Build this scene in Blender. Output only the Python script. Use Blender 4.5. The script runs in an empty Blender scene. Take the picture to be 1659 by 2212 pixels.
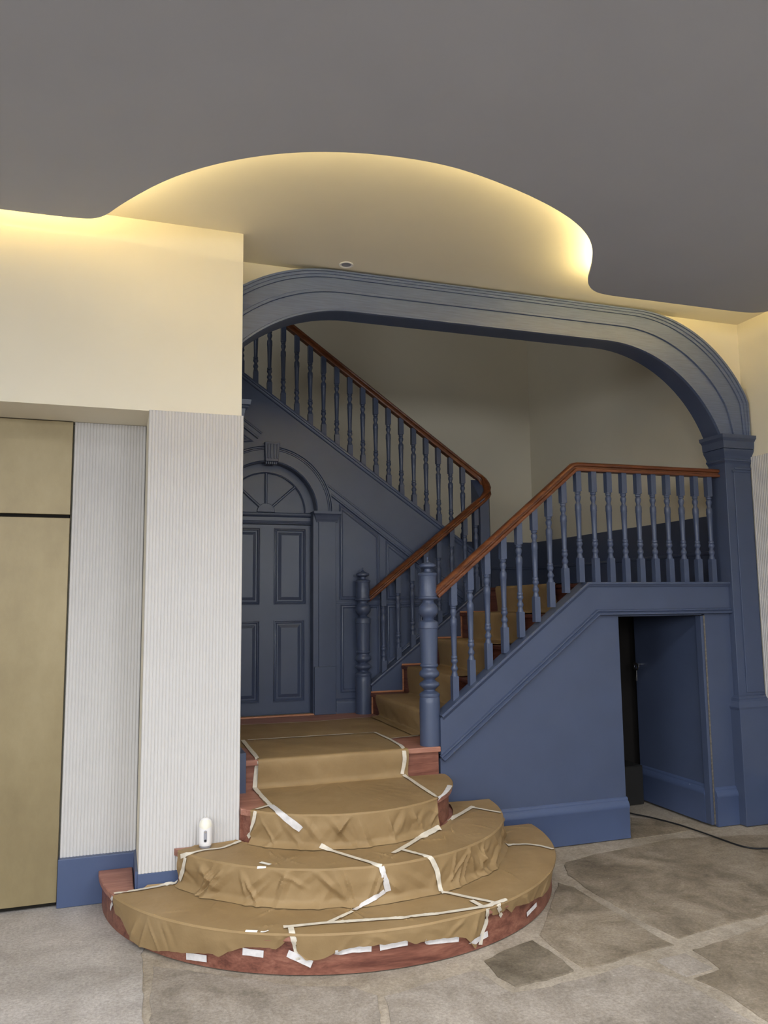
import bpy, bmesh, math, random
from mathutils import Vector, Matrix, noise
from mathutils.bvhtree import BVHTree
PI = math.pi
random.seed(7)
S = bpy.context.scene
COL = S.collection

# ------------------------------------------------------------------ camera
FPX = 1700.0
CR = Vector((0.947394170, -0.319908452, -0.010142407))
CU = Vector((-0.027092240, -0.111726306, 0.993369641))
CF = Vector((0.318920518, 0.940837826, 0.114515888))
CAM = Vector((0.0, -4.90256, 1.65))
cd = bpy.data.cameras.new('camera')
cam = bpy.data.objects.new('camera', cd)
COL.objects.link(cam)
cam.matrix_world = Matrix(((CR.x, CU.x, -CF.x, CAM.x), (CR.y, CU.y, -CF.y, CAM.y), (CR.z, CU.z, -CF.z, CAM.z), (0, 0, 0, 1)))
cd.sensor_fit = 'HORIZONTAL'
cd.sensor_width = 36.0
cd.lens = 36.0 * FPX / 1659.0
cd.clip_start = 0.05
S.camera = cam

# ------------------------------------------------------------------ light
S.view_settings.view_transform = 'Standard'
S.view_settings.look = 'None'
S.view_settings.exposure = 0.0
S.view_settings.gamma = 1.0
S.view_settings.use_curve_mapping = False
W = bpy.data.worlds.new('daylight'); S.world = W; W.use_nodes = True
W.node_tree.nodes['Background'].inputs[0].default_value = (0.75, 0.85, 1.0, 1)
W.node_tree.nodes['Background'].inputs[1].default_value = 0.12

def area(name, loc, sx, sy, power, col, direction):
    l = bpy.data.lights.new(name, 'AREA'); l.shape = 'RECTANGLE'; l.size = sx; l.size_y = sy
    l.energy = power; l.color = col
    o = bpy.data.objects.new(name, l); COL.objects.link(o); o.location = loc
    o.rotation_euler = Vector(direction).to_track_quat('-Z', 'Y').to_euler()
    return o
WIN = [(-3.9, 0.3), (1.6, 3.4)]           # tall windows in the wall behind the camera
# the bright sky seen through those windows: light only comes down into the room
area('sky_daylight', (0.6, -10.5, 4.5), 14.0, 5.4, 2150, (0.93, 0.965, 1.0), (0, 1, -0.35))
area('street_daylight', (-7.2, -5.2, 4.2), 7.0, 4.5, 1000, (0.93, 0.965, 1.0), (1, 0, -0.2))
# added rooflight, unseen behind the camera: overhead fill for floor and treads
ADDED_ROOF = (-1.8, 3.6, -4.5, -3.1)
area('overhead_fill', ((ADDED_ROOF[0] + ADDED_ROOF[1]) / 2, (ADDED_ROOF[2] + ADDED_ROOF[3]) / 2, 4.35), ADDED_ROOF[1] - ADDED_ROOF[0] - .1, ADDED_ROOF[3] - ADDED_ROOF[2] - .1, 285, (0.93, 0.965, 1.0), (0, 0.1, -1))

# ------------------------------------------------------------------ pixel helpers (1659 x 2212 frame)
def ray(x, y):
    return (CR * ((x - 829.5) / FPX) - CU * ((y - 1106) / FPX) + CF)
def atY(x, y, Y):
    d = ray(x, y); return CAM + d * ((Y - CAM.y) / d.y)
def atZ(x, y, Z):
    d = ray(x, y); return CAM + d * ((Z - CAM.z) / d.z)

# ------------------------------------------------------------------ materials
def new_mat(name):
    m = bpy.data.materials.new(name); m.use_nodes = True
    nt = m.node_tree; b = nt.nodes['Principled BSDF']
    return m, nt, b
def N(nt, t, **kw):
    n = nt.nodes.new(t)
    for k, v in kw.items():
        if k in n.inputs: n.inputs[k].default_value = v
        else: setattr(n, k, v)
    return n
def coords(nt, scale=(1, 1, 1), rot=(0, 0, 0)):
    g = N(nt, 'ShaderNodeNewGeometry'); mp = N(nt, 'ShaderNodeMapping')
    mp.inputs['Scale'].default_value = scale; mp.inputs['Rotation'].default_value = rot
    nt.links.new(g.outputs['Position'], mp.inputs['Vector']); return mp.outputs['Vector']
def ramp(nt, fac, stops):
    r = N(nt, 'ShaderNodeValToRGB'); e = r.color_ramp.elements
    while len(e) < len(stops): e.new(0.5)
    for i, (p, c) in enumerate(stops): e[i].position = p; e[i].color = (*c, 1)
    nt.links.new(fac, r.inputs[0]); return r.outputs[0]
def bump(nt, b, height, strength, dist):
    bp = N(nt, 'ShaderNodeBump', Strength=strength, Distance=dist)
    nt.links.new(height, bp.inputs['Height']); nt.links.new(bp.outputs[0], b.inputs['Normal'])
def mul(c, k): return tuple(min(1, v * k) for v in c)

def paint(name, col, rough=0.5, spec=0.4, var=0.06, scale=9, bscale=120, bstr=0.15, stretch=(1, 1, 1)):
    m, nt, b = new_mat(name)
    v = coords(nt, stretch)
    n = N(nt, 'ShaderNodeTexNoise', Scale=scale, Detail=4); nt.links.new(v, n.inputs['Vector'])
    nt.links.new(ramp(nt, n.outputs[0], [(0.3, mul(col, 1 - var)), (0.7, mul(col, 1 + var))]), b.inputs['Base Color'])
    n2 = N(nt, 'ShaderNodeTexNoise', Scale=bscale, Detail=3); nt.links.new(v, n2.inputs['Vector'])
    bump(nt, b, n2.outputs[0], bstr, 0.002)
    b.inputs['Roughness'].default_value = rough; b.inputs['Specular IOR Level'].default_value = spec
    return m

def wood(name, c1, c2, c3, axis='x', rough=0.45, spec=0.35, fine=40):
    m, nt, b = new_mat(name)
    st = {'x': (1.2, 14, 14), 'y': (14, 1.2, 14), 'z': (14, 14, 1.2)}[axis]
    v = coords(nt, st)
    n = N(nt, 'ShaderNodeTexNoise', Scale=1.6, Detail=6, Roughness=0.62, Distortion=0.6); nt.links.new(v, n.inputs['Vector'])
    n2 = N(nt, 'ShaderNodeTexNoise', Scale=fine / 4, Detail=4); nt.links.new(v, n2.inputs['Vector'])
    mx = N(nt, 'ShaderNodeMath', operation='MULTIPLY_ADD'); mx.inputs[1].default_value = 0.35
    nt.links.new(n2.outputs[0], mx.inputs[0]); nt.links.new(n.outputs[0], mx.inputs[2])
    nt.links.new(ramp(nt, mx.outputs[0], [(0.45, c1), (0.66, c2), (0.88, c3)]), b.inputs['Base Color'])
    bump(nt, b, n2.outputs[0], 0.2, 0.001)
    b.inputs['Roughness'].default_value = rough; b.inputs['Specular IOR Level'].default_value = spec
    return m

M = {}
M['cream'] = paint('cream_paint', (0.80, 0.74, 0.60), 0.75, 0.2, 0.02, 2, 300, 0.1)
M['ceil'] = paint('ceiling_paint', (0.405, 0.412, 0.45), 0.8, 0.15, 0.02, 2, 300, 0.08)
M['ribs'] = paint('ribbed_offwhite', (0.60, 0.580, 0.562), 0.6, 0.25, 0.02, 5, 300, 0.05)
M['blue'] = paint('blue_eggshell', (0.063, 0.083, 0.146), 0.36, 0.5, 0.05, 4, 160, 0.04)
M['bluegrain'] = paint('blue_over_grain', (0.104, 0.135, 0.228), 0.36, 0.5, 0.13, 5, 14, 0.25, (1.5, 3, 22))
M['plinth'] = paint('blue_plinth_skylit', (0.066, 0.093, 0.180), 0.40, 0.45, 0.05, 4, 160, 0.04)  # same paint as the panels, with the skylight's bluer tint put into the colour
M['wood'] = wood('red_hardwood_lit', (0.20, 0.08, 0.056), (0.33, 0.145, 0.102), (0.44, 0.22, 0.155), 'x')  # lit copy of the step wood: brighter light on level boards painted in
M['wood_shaded'] = wood('red_hardwood_shaded', (0.105, 0.036, 0.025), (0.205, 0.078, 0.052), (0.30, 0.132, 0.088), 'x')  # same wood for upright risers, their shade painted into the colour
M['wooddark'] = wood('dark_tread_wood', (0.07, 0.022, 0.014), (0.14, 0.045, 0.028), (0.21, 0.08, 0.05), 'y')
M['bead'] = wood('orange_bead', (0.30, 0.11, 0.05), (0.42, 0.18, 0.09), (0.5, 0.24, 0.13), 'x')
M['rail'] = wood('varnished_handrail', (0.07, 0.021, 0.008), (0.135, 0.042, 0.015), (0.20, 0.07, 0.027), 'x', 0.3, 0.5)
M['tape'] = paint('masking_tape', (0.66, 0.60, 0.50), 0.6, 0.3, 0.1, 40, 200, 0.2)
M['tapewhite'] = paint('pale_tape', (0.66, 0.63, 0.62), 0.5, 0.4, 0.1, 40, 200, 0.2)
M['splash'] = paint('white_paint_splash', (0.85, 0.83, 0.78), 0.35, 0.5)
M['black'] = paint('black_rubber', (0.012, 0.012, 0.013), 0.5, 0.4)
M['gap'] = paint('dark_gap', (0.02, 0.018, 0.015), 0.9, 0.1)
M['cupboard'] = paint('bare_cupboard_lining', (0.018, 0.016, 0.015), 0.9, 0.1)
M['whiteplastic'] = paint('white_plastic', (0.82, 0.80, 0.79), 0.35, 0.5, 0.01)
M['greyplastic'] = paint('grey_plastic', (0.30, 0.30, 0.33), 0.4, 0.5, 0.02)
M['chrome'] = paint('bright_metal', (0.75, 0.74, 0.72), 0.25, 0.5, 0.02); M['chrome'].node_tree.nodes['Principled BSDF'].inputs['Metallic'].default_value = 1
M['brassdark'] = paint('worn_hinge', (0.22, 0.20, 0.17), 0.5, 0.5, 0.3, 60); M['brassdark'].node_tree.nodes['Principled BSDF'].inputs['Metallic'].default_value = 0.6
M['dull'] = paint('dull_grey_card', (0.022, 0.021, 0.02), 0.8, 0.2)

m, nt, b = new_mat('bronze_lacquer'); v = coords(nt, (1, 1, .6))
n = N(nt, 'ShaderNodeTexNoise', Scale=2.2, Detail=7, Roughness=0.65); nt.links.new(v, n.inputs['Vector'])
nt.links.new(ramp(nt, n.outputs[0], [(0.3, (0.225, 0.172, 0.088)), (0.5, (0.28, 0.22, 0.115)), (0.72, (0.335, 0.27, 0.15))]), b.inputs['Base Color'])
n2 = N(nt, 'ShaderNodeTexNoise', Scale=260, Detail=2); nt.links.new(v, n2.inputs['Vector']); bump(nt, b, n2.outputs[0], .15, .001)
b.inputs['Roughness'].default_value = 0.42; b.inputs['Metallic'].default_value = 0.25
M['bronze'] = m

m, nt, b = new_mat('brown_kraft_paper'); v = coords(nt)
n = N(nt, 'ShaderNodeTexNoise', Scale=3.5, Detail=6, Roughness=0.6); nt.links.new(v, n.inputs['Vector'])
nt.links.new(ramp(nt, n.outputs[0], [(0.3, (0.255, 0.167, 0.078)), (0.55, (0.305, 0.205, 0.099)), (0.75, (0.35, 0.243, 0.126))]), b.inputs['Base Color'])
n2 = N(nt, 'ShaderNodeTexNoise', Scale=22, Detail=5, Roughness=.6); nt.links.new(v, n2.inputs['Vector']); bump(nt, b, n2.outputs[0], .3, .006)
b.inputs['Roughness'].default_value = 0.62; b.inputs['Specular IOR Level'].default_value = 0.25
M['paper'] = m

def stone(name, c1, c2, c3, off):
    m, nt, b = new_mat(name); v = coords(nt); mp = N(nt, 'ShaderNodeMapping'); mp.inputs['Location'].default_value = (off, off * 2, 0)
    nt.links.new(v, mp.inputs['Vector']); v = mp.outputs['Vector']
    n = N(nt, 'ShaderNodeTexNoise', Scale=3.4, Detail=12, Roughness=0.74, Distortion=.5); nt.links.new(v, n.inputs['Vector'])
    base = ramp(nt, n.outputs[0], [(0.32, c1), (0.5, c2), (0.70, c3)])
    nf = N(nt, 'ShaderNodeTexNoise', Scale=70, Detail=6, Roughness=.75); nt.links.new(v, nf.inputs['Vector'])
    n5 = N(nt, 'ShaderNodeTexNoise', Scale=1.3, Detail=5, Roughness=.65); nt.links.new(v, n5.inputs['Vector'])
    for src, st in ((nf.outputs[0], [(0.32, (0.70, 0.69, 0.68)), (0.68, (1.22, 1.22, 1.22))]), (n5.outputs[0], [(0.36, (0.72, 0.71, 0.69)), (0.56, (1.06, 1.06, 1.06))])):
        mxx = N(nt, 'ShaderNodeMix', data_type='RGBA', blend_type='MULTIPLY'); mxx.inputs['Factor'].default_value = 1
        nt.links.new(base, mxx.inputs[6]); nt.links.new(ramp(nt, src, st), mxx.inputs[7]); base = mxx.outputs[2]
    vo = N(nt, 'ShaderNodeTexVoronoi', Scale=26); nt.links.new(v, vo.inputs['Vector'])
    spk = ramp(nt, vo.outputs['Distance'], [(0.05, (1, 1, 1)), (0.11, (0, 0, 0))])
    n4 = N(nt, 'ShaderNodeTexNoise', Scale=5, Detail=2); nt.links.new(v, n4.inputs['Vector'])
    gate = ramp(nt, n4.outputs[0], [(0.58, (0, 0, 0)), (0.66, (0.6, 0.6, 0.6))])
    mm = N(nt, 'ShaderNodeMath', operation='MULTIPLY'); nt.links.new(spk, mm.inputs[0]); nt.links.new(gate, mm.inputs[1])
    mix = N(nt, 'ShaderNodeMix', data_type='RGBA'); nt.links.new(mm.outputs[0], mix.inputs['Factor'])
    nt.links.new(base, mix.inputs[6]); mix.inputs[7].default_value = (0.62, 0.58, 0.52, 1)
    nt.links.new(mix.outputs[2], b.inputs['Base Color'])
    n2 = N(nt, 'ShaderNodeTexNoise', Scale=45, Detail=8, Roughness=.7); nt.links.new(v, n2.inputs['Vector']); bump(nt, b, n2.outputs[0], .5, .006)
    b.inputs['Roughness'].default_value = 0.8; b.inputs['Specular IOR Level'].default_value = 0.25
    return m
M['mortar'] = stone('pale_mortar', (0.280, 0.235, 0.179), (0.358, 0.308, 0.246), (0.448, 0.386, 0.319), 0)
M['concrete'] = stone('grey_concrete', (0.336, 0.308, 0.280), (0.409, 0.375, 0.347), (0.470, 0.437, 0.409), 3)
M['flag_a'] = stone('brown_flagstone', (0.134, 0.106, 0.074), (0.252, 0.207, 0.153), (0.358, 0.302, 0.235), 7)
M['flag_b'] = stone('dark_flagstone', (0.101, 0.081, 0.058), (0.185, 0.153, 0.112), (0.280, 0.235, 0.185), 13)
M['flag_c'] = stone('grey_flagstone', (0.179, 0.155, 0.125), (0.297, 0.258, 0.218), (0.398, 0.353, 0.308), 21)

def emit(name, col, st):
    m = bpy.data.materials.new(name); m.use_nodes = True; nt = m.node_tree; nt.nodes.clear()
    e = nt.nodes.new('ShaderNodeEmission'); o = nt.nodes.new('ShaderNodeOutputMaterial')
    e.inputs[0].default_value = (*col, 1); e.inputs[1].default_value = st; nt.links.new(e.outputs[0], o.inputs[0]); return m
M['led'] = emit('warm_led', (1.0, 0.80, 0.38), 130)

# ------------------------------------------------------------------ mesh helpers
class MB:
    def __init__(s): s.v = []; s.f = []
    def quadgrid(s, rows, closed=False):
        b0 = len(s.v); nr = len(rows); nc = len(rows[0])
        for r in rows: s.v += [tuple(p) for p in r]
        for i in range(nr - 1):
            for j in range(nc if closed else nc - 1):
                k = (j + 1) % nc
                s.f.append((b0 + i * nc + j, b0 + i * nc + k, b0 + (i + 1) * nc + k, b0 + (i + 1) * nc + j))
        return b0
    def box(s, x0, x1, y0, y1, z0, z1):
        b = len(s.v)
        s.v += [(x, y, z) for z in (z0, z1) for y in (y0, y1) for x in (x0, x1)]
        s.f += [tuple(b + i for i in q) for q in ((0, 2, 3, 1), (4, 5, 7, 6), (0, 1, 5, 4), (2, 6, 7, 3), (0, 4, 6, 2), (1, 3, 7, 5))]
        return s
    def prism(s, poly, vec):
        """poly: list of 3D points (planar), extruded by vec"""
        b = len(s.v); n = len(poly); vec = Vector(vec)
        s.v += [tuple(Vector(p)) for p in poly] + [tuple(Vector(p) + vec) for p in poly]
        s.f.append(tuple(b + i for i in range(n))); s.f.append(tuple(b + n + i for i in reversed(range(n))))
        for i in range(n):
            j = (i + 1) % n; s.f.append((b + i, b + n + i, b + n + j, b + j))
        return s
    def sweep(s, path, prof, Nn, closed=False):
        path = [Vector(p) for p in path]; Nn = Vector(Nn).normalized(); n = len(path); rows = []
        for i in range(n):
            t1 = (path[i] - path[i - 1]) if (i > 0 or closed) else None
            t2 = (path[(i + 1) % n] - path[i]) if (i < n - 1 or closed) else None
            if t1 is None: t1 = t2
            if t2 is None: t2 = t1
            b1 = Nn.cross(t1).normalized(); b2 = Nn.cross(t2).normalized()
            B = (b1 + b2) / max(0.3, 1 + b1.dot(b2))
            rows.append([path[i] + Nn * u + B * v for u, v in prof])
        if closed: rows.append(rows[0])
        b0 = s.quadgrid(rows, True); k = len(prof)
        if not closed:
            s.f.append(tuple(b0 + j for j in reversed(range(k)))); e = b0 + (n - 1) * k
            s.f.append(tuple(e + j for j in range(k)))
        return s
    def rail(s, path, prof):
        """sweep with a fixed up vector; prof (lateral, up)"""
        path = [Vector(p) for p in path]; n = len(path); rows = []
        for i in range(n):
            a = path[max(i - 1, 0)]; c = path[min(i + 1, n - 1)]
            t = (c - a).normalized(); L = t.cross(Vector((0, 0, 1))).normalized(); U = L.cross(t)
            k = 1.0
            if 0 < i < n - 1:
                d = (path[i] - a).normalized().dot((c - path[i]).normalized()); k = 1 / max(.5, math.sqrt((1 + d) / 2))
            rows.append([path[i] + L * u + U * (v * k) for u, v in prof])
        b0 = s.quadgrid(rows, True); k = len(prof)
        s.f.append(tuple(b0 + j for j in reversed(range(k)))); e = b0 + (n - 1) * k; s.f.append(tuple(e + j for j in range(k)))
        return s
    def lathe(s, prof, seg=20, at=(0, 0, 0)):
        rows = [[(at[0] + r * math.cos(2 * PI * j / seg), at[1] + r * math.sin(2 * PI * j / seg), at[2] + z) for j in range(seg)] for r, z in prof]
        b0 = s.quadgrid(rows, True)
        s.f.append(tuple(b0 + j for j in reversed(range(seg)))); e = b0 + (len(prof) - 1) * seg; s.f.append(tuple(e + j for j in range(seg)))
        return s
    def tube(s, path, r, seg=8):
        return s.rail(path, [(r * math.cos(2 * PI * j / seg), r * math.sin(2 * PI * j / seg)) for j in range(seg)])
    def build(s, name, mat, parent=None, smooth=None, bevel=0, origin=None, solid=0):
        me = bpy.data.meshes.new(name); bm = bmesh.new()
        vs = [bm.verts.new(p) for p in s.v]
        for f in s.f:
            try: bm.faces.new([vs[i] for i in f])
            except ValueError: pass
        bmesh.ops.remove_doubles(bm, verts=bm.verts, dist=1e-5)
        bmesh.ops.recalc_face_normals(bm, faces=bm.faces)
        if smooth is not None:
            for f in bm.faces: f.smooth = True
            for e in bm.edges:
                if len(e.link_faces) == 2 and e.calc_face_angle(0) > math.radians(smooth): e.smooth = False
        off = Vector(origin) if origin else Vector((0, 0, 0))
        if origin: bmesh.ops.translate(bm, verts=bm.verts, vec=-off)
        bm.to_mesh(me); bm.free(); me.materials.append(M[mat] if isinstance(mat, str) else mat)
        o = bpy.data.objects.new(name, me); COL.objects.link(o)
        o.location = off
        if parent: put(o, parent)
        if solid:
            md = o.modifiers.new('thickness', 'SOLIDIFY'); md.thickness = solid; md.offset = 1
        if bevel:
            md = o.modifiers.new('bevel', 'BEVEL'); md.width = bevel; md.segments = 2; md.limit_method = 'ANGLE'; md.angle_limit = math.radians(40)
        return o
WL = {}
def wloc(o): return WL.get(o.name, Vector((0, 0, 0)))
def put(o, parent):
    w = Vector(o.location); o.parent = parent; o.location = w - wloc(parent); WL[o.name] = w
def thing(name, loc, label, cat, group=None, kind=None):
    o = bpy.data.objects.new(name, None); COL.objects.link(o); o.location = loc; o.empty_display_size = .1
    WL[o.name] = Vector(loc); return tag(o, label, cat, group, kind)
def tag(o, label=None, cat=None, group=None, kind=None):
    if label: o['label'] = label
    if cat: o['category'] = cat
    if group: o['group'] = group
    if kind: o['kind'] = kind
    return o
def structure(o, label=None, cat=None): return tag(o, label, cat, None, 'structure')
FN = (0, -1, 0)
def F(x, z, Y=0): return Vector((x, Y, z))
def rect_prof(u0, u1, v0, v1): return [(u0, v0), (u1, v0), (u1, v1), (u0, v1)]
def arcpts(cx, cz, R, a0, a1, n, Y=0): return [F(cx + R * math.cos(math.radians(a0 + (a1 - a0) * i / n)), cz + R * math.sin(math.radians(a0 + (a1 - a0) * i / n)), Y) for i in range(n + 1)]

# ================================================================== dimensions
ZC, ZD = 3.851, 3.70                    # raised ceiling, dropped ceiling
YP, XP0, XP1 = -0.39, 0.145, 0.672      # pier front face and its two edges
XR = 4.69                               # right-hand wall
LZ = 0.715                              # entrance landing
UZ = 1.776                              # half landing
SZ = [0.18, 0.362, 0.54]                # curved steps
SR = [1.35, 1.05, 0.75]
CX = 1.295
YW = 1.74                               # panelled wall under the upper flight
YB = 3.40                               # rear wall of the stairwell

# ================================================================== room shell
def shell(name, *boxes, mat='cream', label=None):
    mb = MB()
    for bx in boxes: mb.box(*bx)
    return structure(mb.build(name, mat), label)
floor = structure(MB().box(-4.2, XR + .2, -7.2, 1.6, -0.2, -0.006).build('floor', 'mortar'), 'worn stone and concrete floor with pale mortar joints')
# left pier and header (cream)
wl = MB(); wl.box(XP0, XP1 - .012, YP, 0.0, 0, ZC + .3)
wl.box(-4.0, XP0, YP, 0.10, 2.733, ZC + .3)
wall_left = structure(wl.build('wall_left', 'cream'), 'cream plastered pier and bulkhead beside the arch')
shell('wall_recess', (-4.0, XP0, 0.10, 0.25, 0, 2.74), label='wall behind the cabinet recess')
# wall above and beside the arch (cut to the arch curve)
AY0, AY1 = -0.05, 0.14
def arch_inner(n=22):
    pts = []
    cxl, cxr, cz, R = 1.47, 3.42, 2.50, 1.08
    a1 = math.degrees(math.asin((2.914 - cz) / R))
    for i in range(n + 1):
        a = 180 - a1 + (90 - (180 - a1)) * i / n
        pts.append((cxl - .03 + R * math.cos(math.radians(a)), cz + R * math.sin(math.radians(a))))
    for i in range(n + 1):
        a = 90 + (a1 - 90) * i / n
        pts.append((cxr + R * math.cos(math.radians(a)), cz + R * math.sin(math.radians(a))))
    return pts
def arch_outer(n=22):
    pts = []
    cxl, cxr, cz, R = 1.30, 3.67, 2.74, 1.096
    a1 = math.degrees(math.asin((2.914 - cz) / R))
    for i in range(n + 1):
        a = 180 - a1 + (90 - (180 - a1)) * i / n
        pts.append((max(0.42, cxl + R * math.cos(math.radians(a))), cz + R * math.sin(math.radians(a))))
    for i in range(n + 1):
        a = 90 + (a1 - 90) * i / n
        pts.append((min(XR - .022, cxr + R * math.cos(math.radians(a))), cz + R * math.sin(math.radians(a))))
    return pts
AI, AO = arch_inner(), arch_outer()
mid = [((a[0] * .3 + b[0] * .7), (a[1] * .3 + b[1] * .7)) for a, b in zip(AI, AO)]
poly = [F(0.3, 0, 0.0), F(.60, 0, 0.0), F(.60, 2.914, 0)] + [F(x, z, 0.0) for x, z in mid] + [F(4.56, 2.914, 0), F(4.56, 0, 0), F(XR + .2, 0, 0), F(XR + .2, 5.7, 0), F(0.3, 5.7, 0)]
wa = MB(); wa.prism(poly, (0, 0.12, 0)); structure(wa.build('wall_arch', 'cream'), 'cream wall around the blue arch')
shell('wall_right', (XR, XR + .2, -7.2, YB + .2, 0, 5.7), label='cream wall on the right of the hall and stairwell')
shell('wall_back', (-0.6, XR, YB, YB + .2, 0, 5.7), label='plain wall at the back of the stairwell')
shell('wall_stairwell_left', (-0.6, -0.4, 0.26, YB, 0, 5.7))
shell('ceiling_stairwell', (-0.6, XR + .2, 0.0, YB + .2, 5.7, 5.85), mat='ceil')
shell('wall_side', (-4.2, -4.0, -7.2, -6.6, 0, 4.2), (-4.2, -4.0, -3.4, .26, 0, 4.2), (-4.2, -4.0, -6.6, -3.4, 0, .9), (-4.2, -4.0, -6.6, -3.4, 3.3, 4.2), mat='blue')
# wall behind the camera with two window openings
z0, z1 = 0.9, 3.3
shell('wall_rear', (-4.2, WIN[0][0], -7.2, -7, 0, 4.2), (WIN[0][1], WIN[1][0], -7.2, -7, 0, 4.2), (WIN[1][1], XR + .2, -7.2, -7, 0, 4.2),
      (WIN[0][0], WIN[0][1], -7.2, -7, 0, z0), (WIN[0][0], WIN[0][1], -7.2, -7, z1, 4.2), (WIN[1][0], WIN[1][1], -7.2, -7, 0, z0), (WIN[1][0], WIN[1][1], -7.2, -7, z1, 4.2), mat='blue')

# ------------------------------------------------------------------ ceilings and cove
def around(mb, x0, x1, y0, y1, z0_, z1_):
    rx0, rx1, ry0, ry1 = ADDED_ROOF
    mb.box(x0, rx0, y0, ry1, z0_, z1_); mb.box(rx1, x1, y0, ry1, z0_, z1_); mb.box(rx0, rx1, y0, ry0, z0_, z1_); return mb
structure(around(MB().box(-4.2, XR + .2, ADDED_ROOF[3], 0.26, ZC, ZC + .12), -4.2, XR + .2, -7.2, 0, ZC, ZC + .12).build('ceiling_raised', 'cream'), 'raised cream ceiling inside the lit curved recess')
edge = [Vector((-4.0, -0.585)), Vector((-1.5, -.59)), Vector((-0.63, -.595)), Vector((-0.42, -.602))]
pxs = [(185, 473.5), (205, 472), (222, 468), (237, 460), (255, 446), (285, 428), (330, 402), (385, 378), (450, 358), (510, 345), (570, 335.5), (625, 330), (680, 328), (740, 328.5), (800, 332), (880, 341), (960, 355), (1020, 373), (1080, 395), (1140, 420), (1200, 450), (1232, 472), (1255, 490), (1275, 515), (1281, 540), (1280, 558), (1278, 575), (1272, 595), (1269, 607), (1271, 615), (1275, 622), (1282, 628), (1290, 632), (1310, 638)]
edge += [Vector(atZ(x, y, ZD).xy) for x, y in pxs]
edge += [Vector((3.3, -.548)), Vector((3.8, -.553)), Vector((4.18, -.556)), Vector((4.28, -.566)), Vector((4.36, -.60)), Vector((4.40, -.66)), Vector((4.41, -.75)), Vector((4.41, -7.05))]
def smooth_path(p, it=3):
    for _ in range(it):
        q = [p[0]]
        for a, b in zip(p, p[1:]): q += [a * .75 + b * .25, a * .25 + b * .75]
        q.append(p[-1]); p = q
        if len(p) > 400: break
    return p
edge = smooth_path(edge, 2)
# small numeric smoothing of the traced bulge
for _ in range(6): edge = [edge[0]] + [(edge[i - 1] + edge[i] * 2 + edge[i + 1]) / 4 for i in range(1, len(edge) - 1)] + [edge[-1]]
def offset(path, d):
    out = []
    for i, p in enumerate(path):
        t = (path[min(i + 1, len(path) - 1)] - path[max(i - 1, 0)]).normalized(); out.append(p + Vector((t.y, -t.x)) * d)   # to the room side
    return out
slab = [(p.x, p.y, ZD) for p in edge if p.y > ADDED_ROOF[3] + .02] + [(4.41, ADDED_ROOF[3], ZD), (-4.1, ADDED_ROOF[3], ZD), (-4.1, -.585, ZD)]
sl = MB().prism(slab, (0, 0, 0.018)); around(sl, -4.1, 4.41, -7.1, 0, ZD, ZD + .018)
structure(sl.build('ceiling', 'ceil'), 'grey-white dropped ceiling with a sweeping curved edge')
rl = MB(); x0, x1, y0, y1 = ADDED_ROOF  # frame for the added overhead light, out of view
rl.box(x0 - .03, x0, y0, y1, ZD, 4.6); rl.box(x1, x1 + .03, y0, y1, ZD, 4.6); rl.box(x0, x1, y0 - .03, y0, ZD, 4.6); rl.box(x0, x1, y1, y1 + .03, ZD, 4.6)
for i in range(1, 4): xx = x0 + (x1 - x0) * i / 4; rl.box(xx - .03, xx + .03, y0, y1, 4.22, 4.28)
structure(rl.build('added_rooflight', 'whiteplastic'), 'added white rooflight frame, unseen, around the overhead fill light')
inner = offset(edge, 0.20)
cb = MB(); cb.quadgrid([[(p.x, p.y, ZD + .018) for p in inner], [(p.x, p.y, ZC) for p in inner]])
structure(cb.build('trim_1', 'cream', smooth=60), 'upright back of the lit ceiling cove')
led = offset(edge, 0.10); ld2 = offset(edge, 0.118)
lm = MB(); lm.quadgrid([[(p.x, p.y, ZD + .0215) for p in led], [(p.x, p.y, ZD + .0215) for p in ld2]])
lo = tag(lm.build('led_strip', 'led', solid=.002), 'warm light strip hidden in the curved ceiling cove', 'light strip')
dl = thing('downlight', (1.363, -.164, ZC - .002), 'small round recessed spotlight in the raised ceiling above the arch', 'spotlight')
MB().lathe([(0.030, 0), (0.047, 0), (0.047, -.004), (.044, -.007), (0.036, -.006), (.030, -.001)], 28, (1.363, -.164, ZC - .002)).build('trim_ring', 'whiteplastic', dl, 40)
MB().lathe([(0.0005, -.003), (0.031, -.003), (0.031, 0)], 28, (1.363, -.164, ZC - .002)).build('lens', 'greyplastic', dl, 40)

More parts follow.
